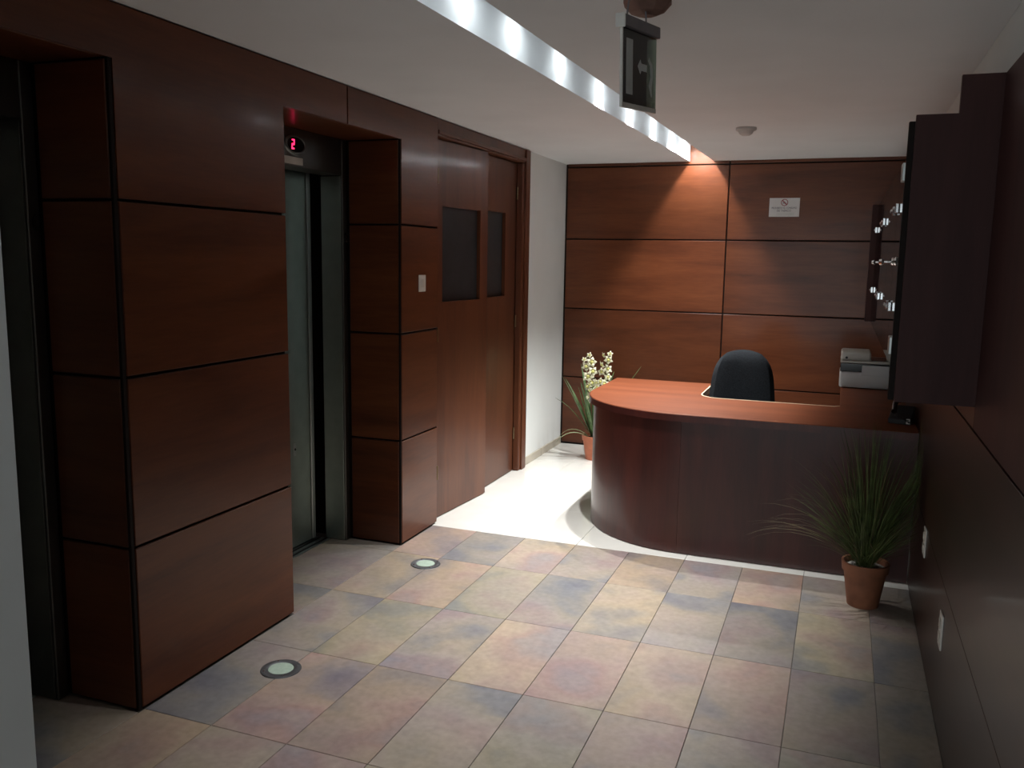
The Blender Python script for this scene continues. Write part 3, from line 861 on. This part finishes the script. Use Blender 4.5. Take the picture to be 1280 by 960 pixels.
for (z, w) in ((0.026, 0.13), (0.014, 0.13)):
    boxo('text_line', -w / 2 + 0.01, w / 2 + 0.01, -0.0034, -0.0031, z - 0.0018, z + 0.0018, 'sign_print', ns)

# ------------------------------------------------------------------ switch plates
def plate_on_x(name, x, sgn, yc, zc, w, h, label, rocker=True, group=None):
    t = empty(name, (x, yc, zc))
    tag(t, label, 'switch' if rocker else 'socket', group)
    a, b = (0.0004, 0.006) if sgn > 0 else (-0.006, -0.0004)
    boxo('plate', a, b, -w / 2, w / 2, -h / 2, h / 2, 'plastic_white', t, 0.0015)
    a2, b2 = (0.0062, 0.010) if sgn > 0 else (-0.010, -0.0062)
    if rocker:
        boxo('rocker', a2, b2, -w * .2, w * .2, -h * .25, h * .25, 'plastic_cream', t, 0.001)
    else:
        for dz in (-h * .2, h * .2):
            boxo('outlet', a2, b2, -w * .22, w * .22, dz - h * .13, dz + h * .13, 'plastic_cream', t, 0.001)
plate_on_x('switch_plate', XL, 1, 4.263, 1.407, 0.078, 0.090, 'white switch plate on the wood pillar beside the double door')
plate_on_x('wall_socket', XR, -1, 3.85, 0.413, 0.080, 0.115, 'white socket plate on dark right wall behind the potted grass', False)
plate_on_x('wall_socket', XR, -1, 3.13, 0.325, 0.075, 0.120, 'white socket plate on dark right wall nearest the camera', False)

# ------------------------------------------------------------------ recessed floor lamps
def floor_lamp(x, y, label):
    t = empty('recessed_floor_lamp', (x, y, 0))
    tag(t, label, 'floor lamp', 'round lamps set in the slate floor')
    bm = bmesh.new(); b_lathe(bm, [(0.076, 0.0002), (0.074, 0.004), (0.052, 0.0055), (0.048, 0.0035)], 36, cap0=True, cap1=False)
    ring = obj('steel_ring', bm, 'lamp_ring', t, smooth=True)
    bm = bmesh.new(); b_lathe(bm, [(0.0475, 0.0025), (0.0465, 0.0042), (0.03, 0.0048)], 30)
    obj('glass_lens', bm, 'lamp_glass', t, smooth=True)
    for k in range(4):
        a = math.pi / 4 + k * math.pi / 2
        bm = bmesh.new(); b_lathe(bm, [(0.004, 0.0045), (0.0035, 0.0062)], 10, loc=(0.063 * math.cos(a), 0.063 * math.sin(a), 0))
        obj('screw', bm, 'chrome', ring)
floor_lamp(-1.888, 2.582, 'round steel floor lamp in front of the near wood pillar')
floor_lamp(-1.895, 3.817, 'round steel floor lamp near the second elevator and white tiles')

# ------------------------------------------------------------------ potted plants
def pot(t, r0, r1, h, mat, soil):
    bm = bmesh.new()
    b_lathe(bm, [(r0, 0.0), (r0 + (r1 - r0) * .82, h * .80), (r1 * 1.02, h * .80), (r1 * 1.06, h), (r1 * .96, h), (r1 * .93, h * .86), (r0 * .9, h * .2)], 32, cap0=True, cap1=True)
    p = obj('pot', bm, mat, t, smooth=True)
    bm = bmesh.new()
    b_lathe(bm, [(r1 * .925, h * .868), (r1 * .6, h * .90), (0.004, h * .915)], 24)
    obj('soil', bm, soil, p, smooth=True)

def blade(bm, base, dirv, length, w, droop, n=7, twist=0.0, fold=0.25, tipw=0.12):
    """arching strap leaf as a folded strip"""
    d = Vector(dirv).normalized()
    side = Vector((-d.y, d.x, 0))
    if side.length < 1e-3: side = Vector((1, 0, 0))
    side.normalize()
    side = Matrix.Rotation(twist, 3, 'Z') @ side
    p = Vector(base); rows_ = []
    step = length / n
    cur = d.copy()
    for i in range(n + 1):
        f = i / n
        ww = w * (0.55 + 0.9 * f) if f < 0.4 else w * (0.91 * (1 - ((f - .4) / .6) ** 2) + tipw * 0.3)
        nrm = side.cross(cur).normalized()
        rows_.append((bm.verts.new(p - side * ww / 2 + nrm * fold * ww * .5), bm.verts.new(p), bm.verts.new(p + side * ww / 2 + nrm * fold * ww * .5)))
        cur = (cur + Vector((d.x * droop * .4, d.y * droop * .4, -droop * (0.3 + f))) / n).normalized()
        p = p + cur * step
    for a, b in zip(rows_, rows_[1:]):
        bm.faces.new((a[0], a[1], b[1], b[0])); bm.faces.new((a[1], a[2], b[2], b[1]))

def thicken(o, t=0.0012):
    m = o.modifiers.new('thickness', 'SOLIDIFY'); m.thickness = t; m.offset = 0

# orchid
rnd = random.Random(7)
oc = empty('potted_orchid', (-1.735, 6.46, 0))
tag(oc, 'cream flowering orchid in a terracotta pot left of the reception desk', 'potted plant')
pot(oc, 0.070, 0.098, 0.19, 'terracotta', 'soil')
leafspec = [(-0.42, 0.1, 1.0, 0.52, 0.5), (-0.36, -0.25, 1.0, 0.56, 0.3), (-0.24, 0.2, 1.0, 0.60, 0.3), (0.22, -0.2, 1.0, 0.60, 0.5),
            (0.42, 0.1, 1.0, 0.66, 0.4), (-0.12, -0.3, 1.0, 0.50, 0.4), (0.05, 0.3, 1.0, 0.58, 0.4), (-0.48, -0.2, 1.0, 0.44, 0.9),
            (0.60, -0.1, 0.9, 0.56, 0.8), (-0.2, -0.1, 1.0, 0.45, 0.2), (0.12, -0.05, 1.0, 0.50, 0.2), (-0.30, 0.0, 1.0, 0.42, 0.2),
            (0.02, -0.2, 1.0, 0.40, 0.2), (0.2, 0.1, 1.0, 0.44, 0.2), (-0.08, 0.1, 1.0, 0.48, 0.15)]
for (dx, dy, dz, ln, dr) in leafspec:
    bm = bmesh.new(); blade(bm, (dx * .045, dy * .045, 0.165), (dx, dy, dz), ln, 0.036, dr)
    o = obj('leaf', bm, 'leaf_green', oc, smooth=True); thicken(o)
for (dx, dy) in ((-0.9, -0.35), (-0.9, 0.05)):
    bm = bmesh.new(); blade(bm, (dx * .05, dy * .05, 0.165), (dx * .75, dy, 0.75), 0.30, 0.022, 2.8, n=9)
    o = obj('leaf', bm, 'leaf_pale', oc, smooth=True); thicken(o)
def flower_bm(rng):
    bm = bmesh.new()
    for k in range(5):
        a = 2 * math.pi * k / 5 + rng.uniform(-.1, .1)
        c, s = math.cos(a), math.sin(a)
        L, w = 0.036, 0.012
        v = [bm.verts.new(q) for q in ((0.003 * c, 0, 0.003 * s), (L * .5 * c - w * s, -0.010, L * .5 * s + w * c), (L * c, -0.004, L * s), (L * .5 * c + w * s, -0.010, L * .5 * s - w * c), (L * .5 * c, -0.013, L * .5 * s))]
        bm.faces.new((v[0], v[4], v[1])); bm.faces.new((v[1], v[4], v[2])); bm.faces.new((v[2], v[4], v[3])); bm.faces.new((v[3], v[4], v[0]))
    return bm
fme = []
for k in range(3):
    tmp = obj('flower', flower_bm(rnd), 'petal_cream'); fme.append(tmp.data); bpy.data.objects.remove(tmp)
core_bm = bmesh.new(); b_lathe(core_bm, [(0.004, 0.0), (0.010, 0.006), (0.009, 0.014), (0.003, 0.020)], 8)
bmesh.ops.rotate(core_bm, verts=core_bm.verts[:], matrix=Matrix.Rotation(math.pi / 2, 3, 'X'))
tmp = obj('flower_lip', core_bm, 'petal_core'); core_me = tmp.data; bpy.data.objects.remove(tmp)
spikes = [[(-0.01, 0, .17), (-0.010, -.01, .45), (-0.045, -.02, .64), (-0.075, -.03, .83)], [(0.01, 0, .17), (0.040, -.02, .45), (0.070, -.03, .66), (0.095, -.04, .85)],
          [(0.0, 0.02, .17), (-0.01, 0.0, .4), (-0.02, -.02, .55), (-0.01, -.03, .60)]]
for si, sp in enumerate(spikes):
    bm = bmesh.new(); b_tube(bm, sp, 0.0045, 6, 0.0025); stem = obj('flower_stem', bm, 'stem_green', oc, smooth=True)
    nfl = (11, 13, 5)[si]
    for k in range(nfl):
        f = 0.36 + 0.64 * (k / (nfl - 1)) if si < 2 else 0.6 + 0.4 * k / (nfl - 1)
        seg_ = f * (len(sp) - 1); i0 = min(int(seg_), len(sp) - 2)
        p = Vector(sp[i0]).lerp(Vector(sp[i0 + 1]), seg_ - i0)
        sgn = -1 if k % 2 else 1
        sc = rnd.uniform(0.95, 1.4) * (1.0 if f < .9 else 0.7)
        o = bpy.data.objects.new('flower', fme[k % 3]); col.objects.link(o); o.parent = stem
        o.location = p + Vector((sgn * rnd.uniform(0.008, 0.032), rnd.uniform(-0.03, 0.0), rnd.uniform(-.012, .012)))
        o.rotation_euler = (rnd.uniform(-.4, .5), rnd.uniform(-.6, .6), sgn * rnd.uniform(-.1, .9)); o.scale = (sc, sc, sc)
        o2 = bpy.data.objects.new('flower', core_me)
        o2.name = 'flower_lip'; col.objects.link(o2); o2.parent = stem
        o2.location = o.location + Vector((0, -0.003, 0)); o2.rotation_euler = o.rotation_euler; o2.scale = (sc, sc, sc)

# potted grass by the right wall
rnd = random.Random(11)
gp = empty('potted_grass', (0.180, 4.135, 0))
tag(gp, 'bushy green artificial grass in a brown pot against the right wall', 'potted plant')
pot(gp, 0.068, 0.098, 0.205, 'terracotta_dark', 'gravel_grey')
bm = bmesh.new(); bt = bmesh.new()
tufts = [(-0.02, 0.0, 0.66, 140, 0.10), (0.42, 0.0, 0.76, 130, 0.10), (-0.50, -0.1, 0.50, 55, 0.25), (0.15, -0.3, 0.45, 80, 0.4), (-0.9, -0.1, 0.42, 45, 0.3), (0.55, -0.4, 0.40, 50, 0.35), (0.0, 0.3, .45, 50, .4)]
for (tx, ty, ln, n, sp) in tufts:
    for k in range(n):
        dx, dy = tx + rnd.gauss(0, sp), ty + rnd.gauss(0, sp)
        l = ln * rnd.uniform(0.55, 1.08)
        m = max(0.0, 0.20 - 0.0)
        blade(bm, (rnd.gauss(0, .016), rnd.gauss(0, .016), 0.178), (dx * .9, dy * .9, 1.0), l, 0.0042, rnd.uniform(0.2, 0.9), n=5, twist=rnd.uniform(-1, 1))
for k in range(34):
    a = rnd.choice([(-0.28, 0), (-0.45, -.05), (-0.75, -.1), (-1.0, -0.1), (0.6, 0.0), (-.1, 0)])
    dx, dy = a[0] + rnd.gauss(0, .14), a[1] + rnd.gauss(0, .14)
    blade(bt, (rnd.gauss(0, .014), rnd.gauss(0, .014), 0.178), (dx, dy, 1.0), rnd.uniform(0.45, 0.68), 0.0036, rnd.uniform(0.9, 2.0), n=7, twist=rnd.uniform(-1, 1))
# keep the foliage on the lobby side of the wall
for b_ in (bm, bt):
    for v in b_.verts:
        lim = XR - 0.012 - 0.180
        if v.co.x > lim: v.co.x = lim - (v.co.x - lim) * 0.15
        if v.co.y > 4.47 - 4.135: v.co.y = 0.335
g1 = obj('grass_blades', bm, 'grass_green', gp, kind='stuff')
g2 = obj('dry_blades', bt, 'grass_tan', gp, kind='stuff')
for (a, b, c) in (((-0.02, -0.02, .17), (-0.045, -0.05, .26), (-0.055, -0.06, .30)), ((0.02, -0.02, .17), (0.035, -0.06, .27), (0.01, -0.065, .31))):
    bs = bmesh.new(); b_tube(bs, [a, b, c], 0.004, 6); obj('stalk', bs, 'grass_tan', gp)
